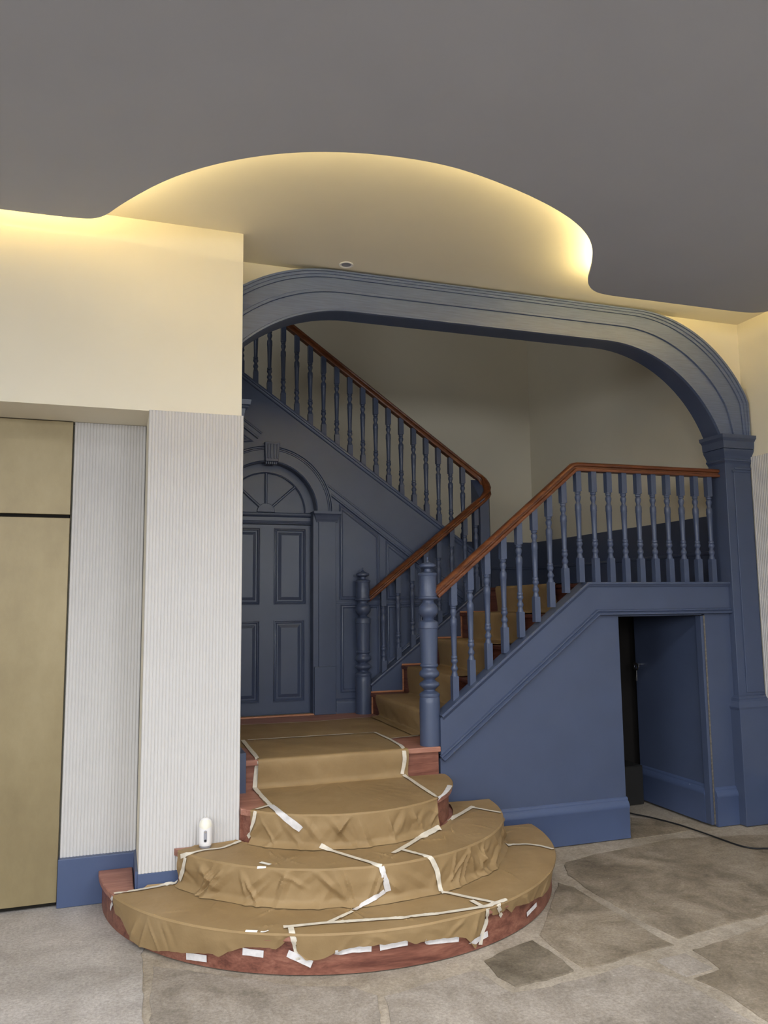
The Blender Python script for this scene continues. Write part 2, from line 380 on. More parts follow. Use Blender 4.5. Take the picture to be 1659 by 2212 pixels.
# ------------------------------------------------------------------ floor stones
def px_poly(pts, z=0): return [atZ(x, y, z) for x, y in pts]
def rough_outline(P, step=.05, amp=.012, seed=0):
    out = []
    for i, a in enumerate(P):
        b = P[(i + 1) % len(P)]; n = max(2, int((b - a).length / step)); d = (b - a).normalized(); pr = Vector((-d.y, d.x, 0))
        for k in range(n):
            p = a.lerp(b, k / n); w = noise.noise(Vector((p.x * 4.1 + seed, p.y * 4.1, seed))) + .5 * noise.noise(Vector((p.x * 13, p.y * 13, seed)))
            out.append(p + pr * w * amp * (0 if k == 0 else 1.4))
    return out
FL = [('flag_a', [(1222, 1862), (1300, 1842), (1362, 1830), (1450, 1812), (1560, 1806), (1700, 1800), (1900, 1960), (1659, 1973), (1560, 1998), (1484, 2020), (1466, 2026), (1400, 1995), (1330, 1955), (1262, 1915), (1226, 1888)]),
      ('flag_a', [(1205, 1905), (1240, 1915), (1300, 1953), (1400, 2010), (1457, 2040), (1360, 2063), (1300, 2082), (1262, 2090), (1205, 2052), (1165, 2018), (1188, 1962)]),
      ('flag_b', [(1045, 2074), (1105, 2046), (1150, 2030), (1200, 2062), (1240, 2095), (1180, 2116), (1115, 2130), (1075, 2108)]),
      ('flag_c', [(830, 2150), (930, 2120), (1030, 2094), (1068, 2120), (1105, 2143), (1190, 2130), (1262, 2110), (1360, 2082), (1420, 2098), (1480, 2122), (1560, 2165), (1650, 2222), (1720, 2300), (900, 2420)]),
      ('flag_c', [(1418, 2074), (1480, 2058), (1540, 2090), (1482, 2108)]),
      ('flag_a', [(1495, 2050), (1560, 2032), (1659, 1992), (1800, 1985), (2050, 2200), (1760, 2290), (1665, 2208), (1580, 2150), (1498, 2112), (1556, 2092)]),
      ('flag_c', [(330, 2085), (470, 2105), (620, 2125), (760, 2128), (815, 2148), (870, 2420), (340, 2420), (322, 2200)]),
      ('flag_a', [(1362, 1765), (1440, 1772), (1502, 1790), (1440, 1802), (1364, 1812)])]
for i, (mt, pp) in enumerate(FL):
    P_ = rough_outline(px_poly(pp), seed=i * 3.3)
    st = MB(); st.prism([(p.x, p.y, -.03) for p in P_], (0, 0, .030 + random.uniform(-.0015, .001))); st.build('flagstone', mt, floor, bevel=.004)
P_ = rough_outline([Vector((-3.9, 0.09, 0)), Vector((-3.9, -6.8, 0)), atZ(314, 2420, 0), atZ(312, 2212, 0), atZ(304, 2060, 0), Vector((0.2, -0.6, 0)), Vector((0.0, 0.09, 0))], seed=40)
MB().prism([(p.x, p.y, -.03) for p in P_], (0, 0, .0295)).build('concrete_screed', 'concrete', floor, bevel=.003)

# ================================================================== ribbed panels, plinths, cabinet
def ribbed(name, A, B, nrm, z0, z1, label, pitch=.0173, depth=.0055, base=.006):
    A = Vector(A); B = Vector(B); n = Vector(nrm); L = (B - A).length; d = (B - A) / L
    k = max(1, round(L / pitch)); w = L / k; pts = [A]
    for i in range(k):
        for a in range(0, 181, 36):
            t = i * w + w / 2 - (w * .46) * math.cos(math.radians(a))
            pts.append(A + d * t + n * (base + depth * math.sin(math.radians(a))))
    pts.append(B)
    mb = MB(); m_ = len(pts)
    mb.quadgrid([[(p.x, p.y, z0) for p in pts], [(p.x, p.y, z1) for p in pts]], True)
    mb.f.append(tuple(reversed(range(m_)))); mb.f.append(tuple(range(m_, 2 * m_)))
    return tag(mb.build(name, 'ribs', smooth=50), label, 'wall panel')
ribbed('ribbed_panel', (XP0, YP, ), (XP1, YP), (0, -1), .25, 2.737, 'off-white reeded wall panel on the front of the projecting pier beside the stairs')
ribbed('ribbed_panel', (-.262, .02), (XP0 - .0005, .02), (0, -1), .255, 2.731, 'off-white reeded wall panel set back in the recess beside the bronze cabinet')
ribbed('ribbed_panel', (XR, -.06), (XR, -6.5), (-1, 0), .31, 2.755, 'cream reeded wall panel on the right-hand wall past the blue pilaster')
bb = MB(); bb.box(-.268, XP0 - .002, -.026, .1, 0, .257)
structure(bb.build('baseboard_recess', 'plinth', bevel=.004), 'flat blue skirting board under the recessed reeded panel')
MB().box(XP0 - .014, XP0 - .0005, YP + .002, .02, 0, .26).build('return_board', 'plinth', bpy.data.objects['baseboard_recess'])
structure(MB().box(XP0 - .002, XP1 - .004, YP - .010, YP - .0005, 0, .249).build('baseboard_pier', 'plinth', bevel=.003), 'flat blue skirting board under the pier panel between the curved steps')
structure(MB().box(XR - .022, XR, -6.5, -.10, 0, .31).build('baseboard_right', 'plinth', bevel=.004), 'blue skirting board along the right-hand wall')
cab = thing('storage_cabinet', (-1.2, 0.0, 0), 'tall bronze lacquered cabinet with flat doors in the left recess', 'cabinet')
MB().box(-2.4, -.275, 0.022, 0.098, 0.005, 2.728).build('carcass', 'gap', cab)
for x0, x1 in ((-1.30, -.27), (-2.38, -1.31)):
    MB().box(x0, x1, -.005, .022, 0.028, 2.158).build('door', 'bronze', cab, bevel=.002)
    MB().box(x0, x1, -.005, .022, 2.178, 2.728).build('upper_door', 'bronze', cab, bevel=.002)

# ================================================================== arch
arch = thing('archway', (2.55, 0, 0), 'wide flat-topped blue wooden arch with rounded shoulders over the stairs', 'arch')
def band(t0, t1): return [((a[0] * (1 - t0) + b[0] * t0), (a[1] * (1 - t0) + b[1] * t0)) for a, b in zip(AI, AO)], [((a[0] * (1 - t1) + b[0] * t1), (a[1] * (1 - t1) + b[1] * t1)) for a, b in zip(AI, AO)]
def arch_band(name, t0, t1, y0, y1, mat, bevel=.003):
    p, q = band(t0, t1); mb = MB()
    rows = [[F(*a, y0), F(*b_, y0), F(*b_, y1), F(*a, y1)] for a, b_ in zip(p, q)]
    b0 = mb.quadgrid(rows, True); mb.f.append((b0, b0 + 1, b0 + 2, b0 + 3)); e = b0 + (len(rows) - 1) * 4; mb.f.append((e + 3, e + 2, e + 1, e))
    return mb.build(name, mat, arch, 35, bevel)
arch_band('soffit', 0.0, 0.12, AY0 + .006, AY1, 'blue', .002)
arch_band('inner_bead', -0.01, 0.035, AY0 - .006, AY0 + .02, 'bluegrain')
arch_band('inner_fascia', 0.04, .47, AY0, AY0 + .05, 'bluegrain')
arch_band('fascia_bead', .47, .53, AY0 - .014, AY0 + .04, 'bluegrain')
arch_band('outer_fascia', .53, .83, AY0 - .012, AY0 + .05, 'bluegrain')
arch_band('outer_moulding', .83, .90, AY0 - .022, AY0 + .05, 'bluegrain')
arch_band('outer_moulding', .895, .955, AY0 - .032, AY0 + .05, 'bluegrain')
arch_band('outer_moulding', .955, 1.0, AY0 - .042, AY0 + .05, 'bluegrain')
def wrap(name, x0, x1, y0, y1, prof, parent, mat='blue', sides='LF', bevel=0):
    """moulding returned round the left, front and right faces of a pier; prof (z, outward)"""
    path = [(x0, y1, 0), (x0, y0, 0), (x1, y0, 0)] if sides == 'LF' else [(x0, y0, 0), (x1, y0, 0), (x1, y1, 0)]
    pr = [(z, -o) for z, o in prof]
    return MB().sweep(path, pr, (0, 0, 1)).build(name, mat, parent, 40, bevel)
XPE = XR - .001
def pilaster(side):
    if side == 'R':
        p = MB().box(4.44, XPE, -.05, .135, .90, 2.74).build('pilaster', 'blue', arch, bevel=.004)
        MB().box(4.512, XPE - .012, -.058, -.049, .95, 2.66).build('raised_panel', 'blue', p, bevel=.005)
        MB().box(4.40, XPE, -.095, .135, 0, .845).build('pedestal', 'blue', arch, bevel=.004)
        MB().box(4.412, XPE, -.08, .135, .84, .905).build('pedestal_core', 'blue', p)
        wrap('pedestal_moulding', 4.44, XPE, -.05, .135, [(.835, -.04), (.835, .046), (.850, .05), (.862, .040), (.872, .036), (.884, .034), (.892, .026), (.90, .022), (.912, .024), (.922, .014), (.932, .002), (.932, -.04)], arch)
        MB().box(4.435, XPE, -.055, .14, 2.72, 2.905).build('capital_core', 'blue', p)
        wrap('capital', 4.44, XPE, -.05, .135, [(2.70, -.03), (2.70, .003), (2.712, .008), (2.718, .018), (2.73, .02), (2.736, .012), (2.75, .014), (2.772, .026), (2.79, .038), (2.806, .042), (2.81, .036), (2.812, .046), (2.868, .050), (2.874, .058), (2.882, .062), (2.888, .072), (2.914, .076), (2.914, -.03)], arch)
        MB().box(4.52, XPE - .012, -.066, -.05, 2.652, 2.668).build('neck_bead', 'blue', p, bevel=.003)
        MB().box(4.50, XPE - .012, -.062, -.05, 2.63, 2.648).build('neck_bead', 'blue', p, bevel=.003)
    else:
        p = MB().box(.50, .715, -.05, .135, .54, 2.74).build('pilaster', 'blue', arch, bevel=.004)
        MB().box(.50, .705, -.05, .14, 2.72, 2.905).build('capital_core', 'blue', p)
        MB().sweep([(.5, -.05, 0), (.70, -.05, 0), (.70, .135, 0)], [(z, -o) for z, o in [(2.79, -.03), (2.79, .018), (2.862, .030), (2.866, .044), (2.874, .050), (2.880, .044), (2.884, .056), (2.914, .062), (2.914, -.03)]], (0, 0, 1)).build('capital', 'blue', arch, 40)
        MB().box(.50, .755, -.08, .135, .50, .77).build('pedestal', 'blue', arch, bevel=.003)
pilaster('R'); pilaster('L')

# ================================================================== curved entrance steps
def notch(R, y_face=-.001):
    """half-disc outline of radius R cut back to recess, pier and landing"""
    pts = []
    n = 72
    for i in range(n + 1):
        a = -PI * i / n; pts.append(Vector((CX + R * math.cos(a), R * math.sin(a))))
    # drop arc points behind recess skirting / pier
    keep = []
    for p in pts:
        lim = -.032 if p.x < XP0 - .02 else (YP - .014 if p.x < XP1 else y_face)
        if p.y <= lim: keep.append(p)
    first = Vector((CX + R * math.cos(-math.asin(min(1, .045 / R))), -.045)) if R > .9 else Vector((CX + R, -.001))
    keep = [first] + [p for p in keep if p.y < first.y - 1e-4]
    l = keep[-1]
    if l.x < XP0 - .02: keep += [Vector((l.x - .001, -.032)), Vector((XP0 - .018, -.032)), Vector((XP0 - .018, YP - .014)), Vector((XP1 + .002, YP - .014))]
    elif l.x < XP1:
        xx = CX - math.sqrt(R * R - (YP - .014) ** 2); keep += [Vector((xx, YP - .014)), Vector((XP1 + .002, YP - .014))]
    else: keep += [Vector((XP1 + .002, l.y))]
    keep += [Vector((XP1 + .002, y_face)), Vector((1.99, y_face)), Vector((2.02, -.045))] if R > .9 else [Vector((XP1 + .002, y_face))]
    return keep
steps = thing('entrance_steps', (CX, -.7, 0), 'three wide half-round hardwood entrance steps fanning out below the landing', 'steps')
solid_objs = []
for k in range(3):
    o1 = notch(SR[k]); o2 = notch(SR[k] - .022)
    z_prev = 0 if k == 0 else SZ[k - 1]
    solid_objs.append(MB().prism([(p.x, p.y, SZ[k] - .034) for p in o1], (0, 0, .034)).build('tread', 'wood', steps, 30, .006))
    solid_objs.append(MB().prism([(p.x, p.y, max(0.0, z_prev - .03)) for p in o2], (0, 0, SZ[k] - .033 - max(0.0, z_prev - .03))).build('riser', 'wood_shaded', steps, 30))
# entrance landing
land = thing('entrance_landing', (1.3, .9, LZ), 'red hardwood landing in front of the arched door', 'landing')
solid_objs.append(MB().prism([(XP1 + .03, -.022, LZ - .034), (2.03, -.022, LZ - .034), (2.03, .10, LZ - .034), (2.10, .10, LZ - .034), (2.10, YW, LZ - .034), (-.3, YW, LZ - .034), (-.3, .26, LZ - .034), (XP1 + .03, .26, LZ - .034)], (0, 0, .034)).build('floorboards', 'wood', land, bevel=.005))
solid_objs.append(MB().box(XP1 + .03, 2.02, -.001, .02, SZ[2] - .03, LZ - .033).build('riser', 'wood_shaded', land))
for x0, x1 in ((.6, 1.608), (1.79, 1.985)):
    MB().sweep([(x0, YW, LZ), (x1, YW, LZ)], [(0, -.016), (.010, -.013), (.014, 0), (0, 0)], (0, 0, 1)).build('bead', 'bead', land)

# ================================================================== stair flight
NX = [2.073, 2.355, 2.636, 2.916, 3.20]
NZ = [.888, 1.11, 1.332, 1.554, UZ]
YS0, YS1 = 0.07, 1.615
fl = thing('stair_flight', (2.6, .8, LZ), 'lower flight of dark hardwood stairs rising to the half landing', 'staircase')
for i in range(5):
    x1 = NX[i + 1] + .03 if i < 4 else XR
    y1 = YS1 if i < 4 else YB
    if i < 4: solid_objs.append(MB().box(NX[i] - .004, x1, YS0, y1, NZ[i] - .03, NZ[i]).build('tread', 'wooddark', fl, bevel=.006))
    else:
        solid_objs.append(MB().prism([(NX[4] - .004, YS0, UZ - .03), (XR, YS0, UZ - .03), (XR, YB, UZ - .03), (3.15, YB, UZ - .03), (3.15, 1.66, UZ - .03), (NX[4] - .004, 1.66, UZ - .03)], (0, 0, .03)).build('half_landing', 'wooddark', fl, bevel=.006))
    zb = (NZ[i - 1] if i else LZ) - .02
    solid_objs.append(MB().box(NX[i] + .018, NX[i] + .034, YS0, YS1, zb, NZ[i] - .029).build('riser', 'wooddark', fl))
    xe = (NX[i + 1] + .018) if i < 4 else 3.2
    zr = NZ[i - 1] if i else LZ
    if i < 4: MB().box(NX[i] + .0, xe, YS1 - .014, YS1 - .0005, NZ[i], NZ[i] + .014).build('bead', 'bead', fl, bevel=.004)
    MB().box(NX[i] + .004, NX[i] + .018, YS1 - .014, YS1 - .0005, zr, NZ[i] - .03).build('bead', 'bead', fl, bevel=.004)
# front string, spandrel and mouldings
def ST(x): return .925 + .757 * (x - 2.052)
XB = 2.052 + (1.782 - .925) / .757      # bend of the string cap
def SM(x): return .646 + .7607 * (x - 2.053)
XM = 2.053 + (1.565 - .646) / .7607
sp = thing('stair_spandrel', (2.9, 0, 0), 'blue painted wooden side panel and string of the stairs with cupboard opening', 'stair panel')
pan = [F(2.035, 0), F(3.444, 0), F(3.444, 1.533), F(4.182, 1.533), F(4.182, 1.60), F(XM, 1.60), F(2.035, SM(2.035) + .03)]
MB().prism(pan, (0, .05, 0)).build('flush_panel', 'blue', sp, bevel=.002)
MB().box(4.207, 4.44, 0.0, .05, 0, 1.60).build('jamb_panel', 'blue', sp, bevel=.003)
MB().prism([F(2.035, SM(2.035), -.012), F(XM, 1.565, -.012), F(4.44, 1.565, -.012), F(4.44, 1.765, -.012), F(XB, 1.765, -.012), F(2.035, ST(2.035) - .02, -.012)], (0, .075, 0)).build('string_board', 'blue', sp, bevel=.002)
capprof = [(-.085, -.030), (-.085, 0), (.030, 0), (.036, -.006), (.036, -.014), (.028, -.019), (.026, -.025), (.019, -.031), (.013, -.038), (-.01, -.038), (-.01, -.030)]
capprof = [(u, v) for u, v in capprof]
MB().sweep([F(2.035, ST(2.035)), F(XB, 1.782), F(4.436, 1.782)], capprof, FN).build('string_cap', 'blue', sp, 40)
mprof = [(.0, -.024), (.0, .020), (.020, .020), (.028, .014), (.028, .007), (.020, .002), (.030, -.003), (.040, -.009), (.040, -.016), (.030, -.022), (.016, -.024)]
MB().sweep([F(2.04, SM(2.04)), F(XM, 1.565), F(4.436, 1.565)], mprof, FN).build('lower_moulding', 'blue', sp, 40)
plprof = [(.0, 0), (.0, -.026), (.195, -.026), (.203, -.030), (.215, -.031), (.232, -.027), (.246, -.018), (.252, -.012), (.262, -.012), (.270, -.006), (.274, 0)]
MB().sweep([(2.04, 0, 0), (3.450, 0, 0)], plprof, (0, 0, 1)).build('plinth', 'plinth', sp, 40)
MB().sweep([(4.206, 0, 0), (4.40, 0, 0)], plprof, (0, 0, 1)).build('plinth', 'plinth', sp, 40)
# cupboard under the stairs
cu = MB()
cu.box(3.30, 4.40, .95, 1.0, 0, 1.55); cu.box(3.10, 3.14, .06, .95, 0, 1.2); cu.box(4.34, 4.40, .06, .95, 0, 1.52); cu.box(3.26, 4.40, .06, 1.0, 1.56, 1.60)
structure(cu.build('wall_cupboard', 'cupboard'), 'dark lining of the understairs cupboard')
d2 = structure(bpy.data.objects.new('door_2', None), 'blue understairs cupboard door standing open inwards'); COL.objects.link(d2); d2.location = (4.185, .08, 0); WL['door_2'] = Vector((4.185, .08, 0))
MB().box(4.190, 4.224, .056, .846, .012, 1.528).build('door_leaf', 'blue', d2, bevel=.002)
MB().sweep([(4.190, .846, .012), (4.190, .056, .012)], plprof, (0, 0, 1)).build('door_plinth', 'plinth', d2, 40)
MB().box(4.191, 4.205, -.004, .05, .012, 1.53).build('piano_hinge', 'brassdark', d2)
MB().box(4.166, 4.190, -.004, .055, .012, 1.528).build('edge_strip', 'blue', d2, bevel=.002)
kz = 1.115
MB().tube([(4.189, .78, kz), (4.150, .78, kz)], .011, 12).build('lock_barrel', 'chrome', d2, 40)
ky = thing('door_key', (4.146, .78, kz - .06), 'small silver key hanging from the cupboard door lock', 'key')
mb = MB()
ring = [(.028 * math.cos(a), .026 * math.sin(a)) for a in [2 * PI * i / 20 for i in range(20)]]
mb.sweep([(4.146, .78 + u, kz - .018 + w) for u, w in ring], rect_prof(-.003, .003, -.008, .008), (1, 0, 0), True)
mb.build('key_bow', 'chrome', ky, 40)
mb = MB(); mb.box(4.143, 4.149, .774, .786, kz - .135, kz - .04); mb.box(4.143, 4.149, .786, .800, kz - .135, kz - .122); mb.box(4.143, 4.149, .786, .796, kz - .115, kz - .105)
mb.build('key_blade', 'chrome', ky, bevel=.001)
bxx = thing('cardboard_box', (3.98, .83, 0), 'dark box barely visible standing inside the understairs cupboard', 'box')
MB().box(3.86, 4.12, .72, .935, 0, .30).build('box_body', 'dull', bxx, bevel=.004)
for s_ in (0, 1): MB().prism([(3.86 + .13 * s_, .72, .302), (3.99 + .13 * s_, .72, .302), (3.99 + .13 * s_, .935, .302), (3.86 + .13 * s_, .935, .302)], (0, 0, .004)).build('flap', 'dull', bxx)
ca = thing('power_cable', atZ(1500, 1790, .006), 'thin black cable running from the cupboard across the stone floor', 'cable')
cpx = [(1340, 1748), (1360, 1757), (1400, 1764), (1440, 1774), (1470, 1782), (1510, 1796), (1545, 1808), (1575, 1819), (1605, 1829), (1630, 1833), (1659, 1832), (1720, 1836), (1800, 1850)]
cp = [atZ(x, y, .007) for x, y in cpx]
for _ in range(2):
    q = [cp[0]]
    for a, b_ in zip(cp, cp[1:]): q += [a.lerp(b_, .25), a.lerp(b_, .75)]
    cp = q + [cp[-1]]
MB().tube(cp, .0055, 8).build('cable_sheath', 'black', ca, 60)

# ================================================================== balustrades
BP = [(490, 15), (478, 13.2), (470, 10.5), (464, 12), (459, 15), (454, 15.2), (447, 13), (441, 9.5), (436, 9.2), (431, 11), (426, 14.6), (420, 15.4), (413, 13), (410, 11), (409, 13.6), (404, 14), (400, 13), (397, 10.8), (330, 12.6), (268, 14.6), (266, 15.8), (240, 15.6), (236, 13.5), (229, 9.6), (222, 10.4), (213, 14), (204, 15), (196, 12.6), (191, 10), (189, 13.6), (184, 14.2), (181, 12.4), (179, 14.8), (175, 15)]
def baluster_mesh(L):
    k = .81 / 533; mb = MB(); hw = .0215
    zt = L - 100 * k; zb_ = 116 * k
    turned = zt - zb_; sc = turned / (315 * k)
    mb.box(-hw, hw, -hw, hw, 0, zb_); mb.box(-hw, hw, -hw, hw, zt, L)
    mb.lathe([(r * k, zb_ - .004 + ((490 - y) * k) * sc * 1.012) for y, r in BP], 14)
    return mb
def balusters(parent, Lz, spots):
    o0 = None
    for i, (x, y, z) in enumerate(spots):
        if o0 is None: o0 = baluster_mesh(Lz).build('baluster', 'blue', None, 35); o = o0
        else: o = o0.copy(); COL.objects.link(o); o.parent = None
        o.location = (x, y, z); put(o, parent)
NP = [(0, 95), (9, 97), (12, 106), (10, 118), (9, 128), (16, 134), (20, 142), (26, 152), (60, 164), (88, 176), (96, 190), (92, 206), (70, 218), (40, 228), (38, 246), (46, 262), (98, 272), (110, 282), (110, 298), (100, 308), (99, 312), (98, 530), (100, 535), (110, 542), (112, 555), (106, 564), (70, 572), (64, 585), (70, 610), (92, 632), (108, 660), (112, 690), (106, 722), (88, 748), (62, 768), (56, 785), (70, 800), (100, 810), (109, 822), (109, 884), (103, 888), (102, 900), (92, 1262), (92, 1272), (101, 1280), (102, 1296), (96, 1306), (82, 1318), (84, 1335), (100, 1352), (112, 1372), (111, 1396), (96, 1416), (66, 1432), (60, 1448), (78, 1464), (104, 1478), (113, 1494), (108, 1512), (84, 1532), (62, 1552), (62, 1566), (88, 1580), (110, 1596), (113, 1616), (106, 1634), (110, 1642), (113, 1700), (114, 2150)]
def newel(parent, x, y, z):
    k = .000603
    prof = [(max(.0004, r * k), (2150 - yy) * k) for r, yy in reversed(NP)]
    MB().lathe(prof, 36, (x, y, z)).build('newel_post', 'blue', parent, 45, origin=(x, y, z))
RP = [(-.030, -.030), (.030, -.030), (.035, -.022), (.033, -.010), (.017, -.005), (.017, .004), (.031, .010), (.034, .020), (.027, .030), (.013, .036), (-.013, .036), (-.027, .030), (-.034, .020), (-.031, .010), (-.017, .004), (-.017, -.005), (-.033, -.010), (-.035, -.022)]
YR = 0.04
ba = thing('balustrade', (2.6, YR, LZ), 'near balustrade with varnished handrail along the front of the stairs and half landing', 'balustrade')
newel(ba, 1.986, .052, LZ)
ptA = atY(953, 1272, YR); ptB = atY(1240, 1009, YR); ptC = atY(1533, 1023, YR)
dirr = (ptB - ptA).normalized()
pathA = [ptA - dirr * .058, ptB - dirr * .05, ptB - dirr * .012, ptB + Vector((.018, 0, .0)), ptB + Vector((.06, 0, .0)), Vector((4.435, YR, ptC.z))]
pathA[3].z = ptB.z - .002; pathA[4].z = ptB.z - .001
MB().rail(pathA, RP).build('handrail', 'rail', ba, 50)
def railz(x): return ptA.z + (ptB.z - ptA.z) * (x - ptA.x) / (ptB.x - ptA.x)
spots = [];
BX = [2.164, 2.290, 2.420, 2.548, 2.674, 2.800, 2.922, 3.044]
for x in BX: spots.append((x, YR, railz(x) - .03 - .80))
balusters(ba, .80, spots)
balusters(ba, .815, [(x, YR, 1.781) for x in [3.170 + .1303 * i for i in range(10)]])

# far side: newel, continuous handrail that turns back up the second flight
YF, YU = 1.66, 1.80
bf = thing('balustrade', (2.6, YF, LZ), 'far balustrade with handrail turning back up along the upper flight above the arched door', 'balustrade')
newel(bf, 2.022, 1.655, LZ)
def FT(x): return 1.061 + .757 * (x - 2.208)                # far string top
def fr(x): return 1.712 + .80 * (x - 2.091)                 # lower rail centre line
def ur(x): return 2.833 + .707 * (3.206 - x)                # upper rail centre line
turn = [(3.19, YF, fr(3.19)), (3.225, YF + .004, 2.628), (3.252, YF + .022, 2.66), (3.266, YF + .05, 2.70), (3.268, YF + .085, 2.745), (3.258, YF + .115, 2.785), (3.236, YF + .133, 2.812), (3.20, YU, ur(3.20))]
MB().rail([(2.06, YF, fr(2.06)), (2.6, YF, fr(2.6)), (3.1, YF, fr(3.1))] + turn + [(3.1, YU, ur(3.1)), (2.0, YU, ur(2.0)), (.4, YU, ur(.4))], RP).build('handrail', 'rail', bf, 50)
MB().prism([(3.155, 1.64, .0), (3.245, 1.64, 0), (3.268, 1.67, 0), (3.272, 1.73, 0), (3.262, 1.80, 0), (3.235, 1.83, 0), (3.155, 1.83, 0)], (0, 0, 1)).build('corner_post', 'blue', bf, 50)
cpo = bpy.data.objects['corner_post']; 
for v_ in cpo.data.vertices:
    if v_.co.z > .5: v_.co.z = 2.60 if v_.co.y < 1.70 else (2.70 if v_.co.y < 1.76 else 2.80)
    else: v_.co.z = 1.42
balusters(bf, .80, [(x, YF, fr(x) - .03 - .80) for x in (2.208, 2.345, 2.480, 2.610, 2.738, 2.868, 3.002, 3.115)])
balusters(bf, .80, [(1.099 + .1222 * i, YU, ur(1.099 + .1222 * i) - .03 - .80) for i in range(-3, 17)])
# far string of the lower flight
fs = thing('far_string', (2.6, 1.64, LZ), 'blue sloping wall string along the far side of the lower flight', 'stair string')
MB().prism([F(2.085, LZ, YS1), F(2.36, LZ, YS1), F(3.25, 1.40, YS1), F(3.25, FT(3.15), YS1), F(3.15, FT(3.15), YS1), F(2.085, FT(2.085), YS1)], (0, .06, 0)).build('string_board', 'blue', fs, bevel=.003)
MB().sweep([F(2.07, FT(2.07), YS1), F(3.16, FT(3.16), YS1)], [(-.09, -.022), (-.09, 0.004), (.012, .004), (.016, -.004), (.014, -.012), (.006, -.022)], FN).build('string_cap', 'blue', fs, 40)

# ================================================================== panelled wall with the upper string and arched door
DX, DS, DR = 1.205, 2.44, .423
def UT(x): return 2.329 + .7015 * (2.836 - x)               # upper string top edge
op = [F(DX - DR, LZ, YW), F(DX - DR, DS, YW)] + arcpts(DX, DS, DR, 180, 0, 32, YW)[1:] + [F(DX + DR, LZ, YW)]
outl = op + [F(3.25, LZ, YW), F(3.25, UT(3.25), YW), F(-.4, UT(-.4), YW), F(-.4, LZ, YW)]
wp = structure(MB().prism(outl, (0, .09, 0)).build('wall_panelled', 'blue'), 'blue panelled wall under the upper flight with an arched door')
MB().sweep([F(-.4, UT(-.4), YW), F(3.2, UT(3.2), YW)], [(-.12, -.03), (-.12, .004), (.022, .004), (.026, -.006), (.024, -.016), (.014, -.022), (.012, -.034), (.006, -.042), (.0, -.044), (-.01, -.03)], FN).build('string_cap', 'blue', wp, 40)
# upper flight behind the wall
uf = thing('upper_flight', (2.0, 2.6, UZ), 'upper flight of stairs climbing left behind the panelled wall', 'staircase')
for i in range(10):
    x1 = 3.15 - .262 * i; zt = UZ + .196 * (i + 1)
    MB().box(x1 - .29, x1, 1.835, YB - .002, zt - .03, zt).build('tread', 'wooddark', uf)
    MB().box(x1 - .034, x1 - .018, 1.835, YB - .002, zt - .196, zt - .031).build('riser', 'wooddark', uf)
# sloping moulding below the string, broken by the arch
def SL(x): return 2.662 - .734 * (x - 1.749)
slp = [(0, -.034), (0, .036), (.010, .036), (.016, .030), (.016, .022), (.008, .016), (.008, -.012), (.018, -.018), (.018, -.028), (.008, -.034)]
for a, b_ in ((.5, 1.13), (1.70, 3.15)):
    MB().sweep([F(a, SL(a) - .03, YW), F(b_, SL(b_) - .03, YW)], slp, FN).build('sloping_moulding', 'blue', wp, 40)
frm = [(-.004, .0), (.010, .0), (.014, -.006), (.009, -.014), (.012, -.022), (.006, -.030), (-.004, -.032)]
def panel(pts, name='panel_moulding', parent=wp, Y=YW, prof=frm):
    return MB().sweep([F(x, z, Y) for x, z in pts], prof, FN, True).build(name, 'blue', parent, 40)
# closed loops run so that the moulding lies inside the panel
panel([(1.835, 1.678), (1.835, 2.515), (2.205, 2.243), (2.205, 1.678)])
panel([(1.84, .89), (1.84, 1.637), (2.205, 1.637), (2.205, .89)])
panel([(2.262, 1.678), (2.262, 2.200), (2.60, 1.952), (2.60, 1.678)])
panel([(2.262, 1.10), (2.262, 1.637), (2.60, 1.637), (2.60, 1.36)])
panel([(2.655, 1.45), (2.655, 1.91), (3.05, 1.62), (3.05, 1.62 - .01)])
panel([(.55, 3.02), (.55, 3.40), (1.075, 3.035), (.87, 3.00)])
for x0, x1 in ((1.80, 3.12),): MB().box(x0, x1, YW - .006, YW, 1.648, 1.668).build('dado_bead', 'blue', wp, bevel=.003)
MB().sweep([(1.80, YW, LZ), (2.05, YW, LZ)], [(.0, 0), (.0, -.016), (.085, -.016), (.098, -.014), (.106, -.008), (.116, -.010), (.124, 0)], (0, 0, 1)).build('skirting', 'blue', wp, 40)
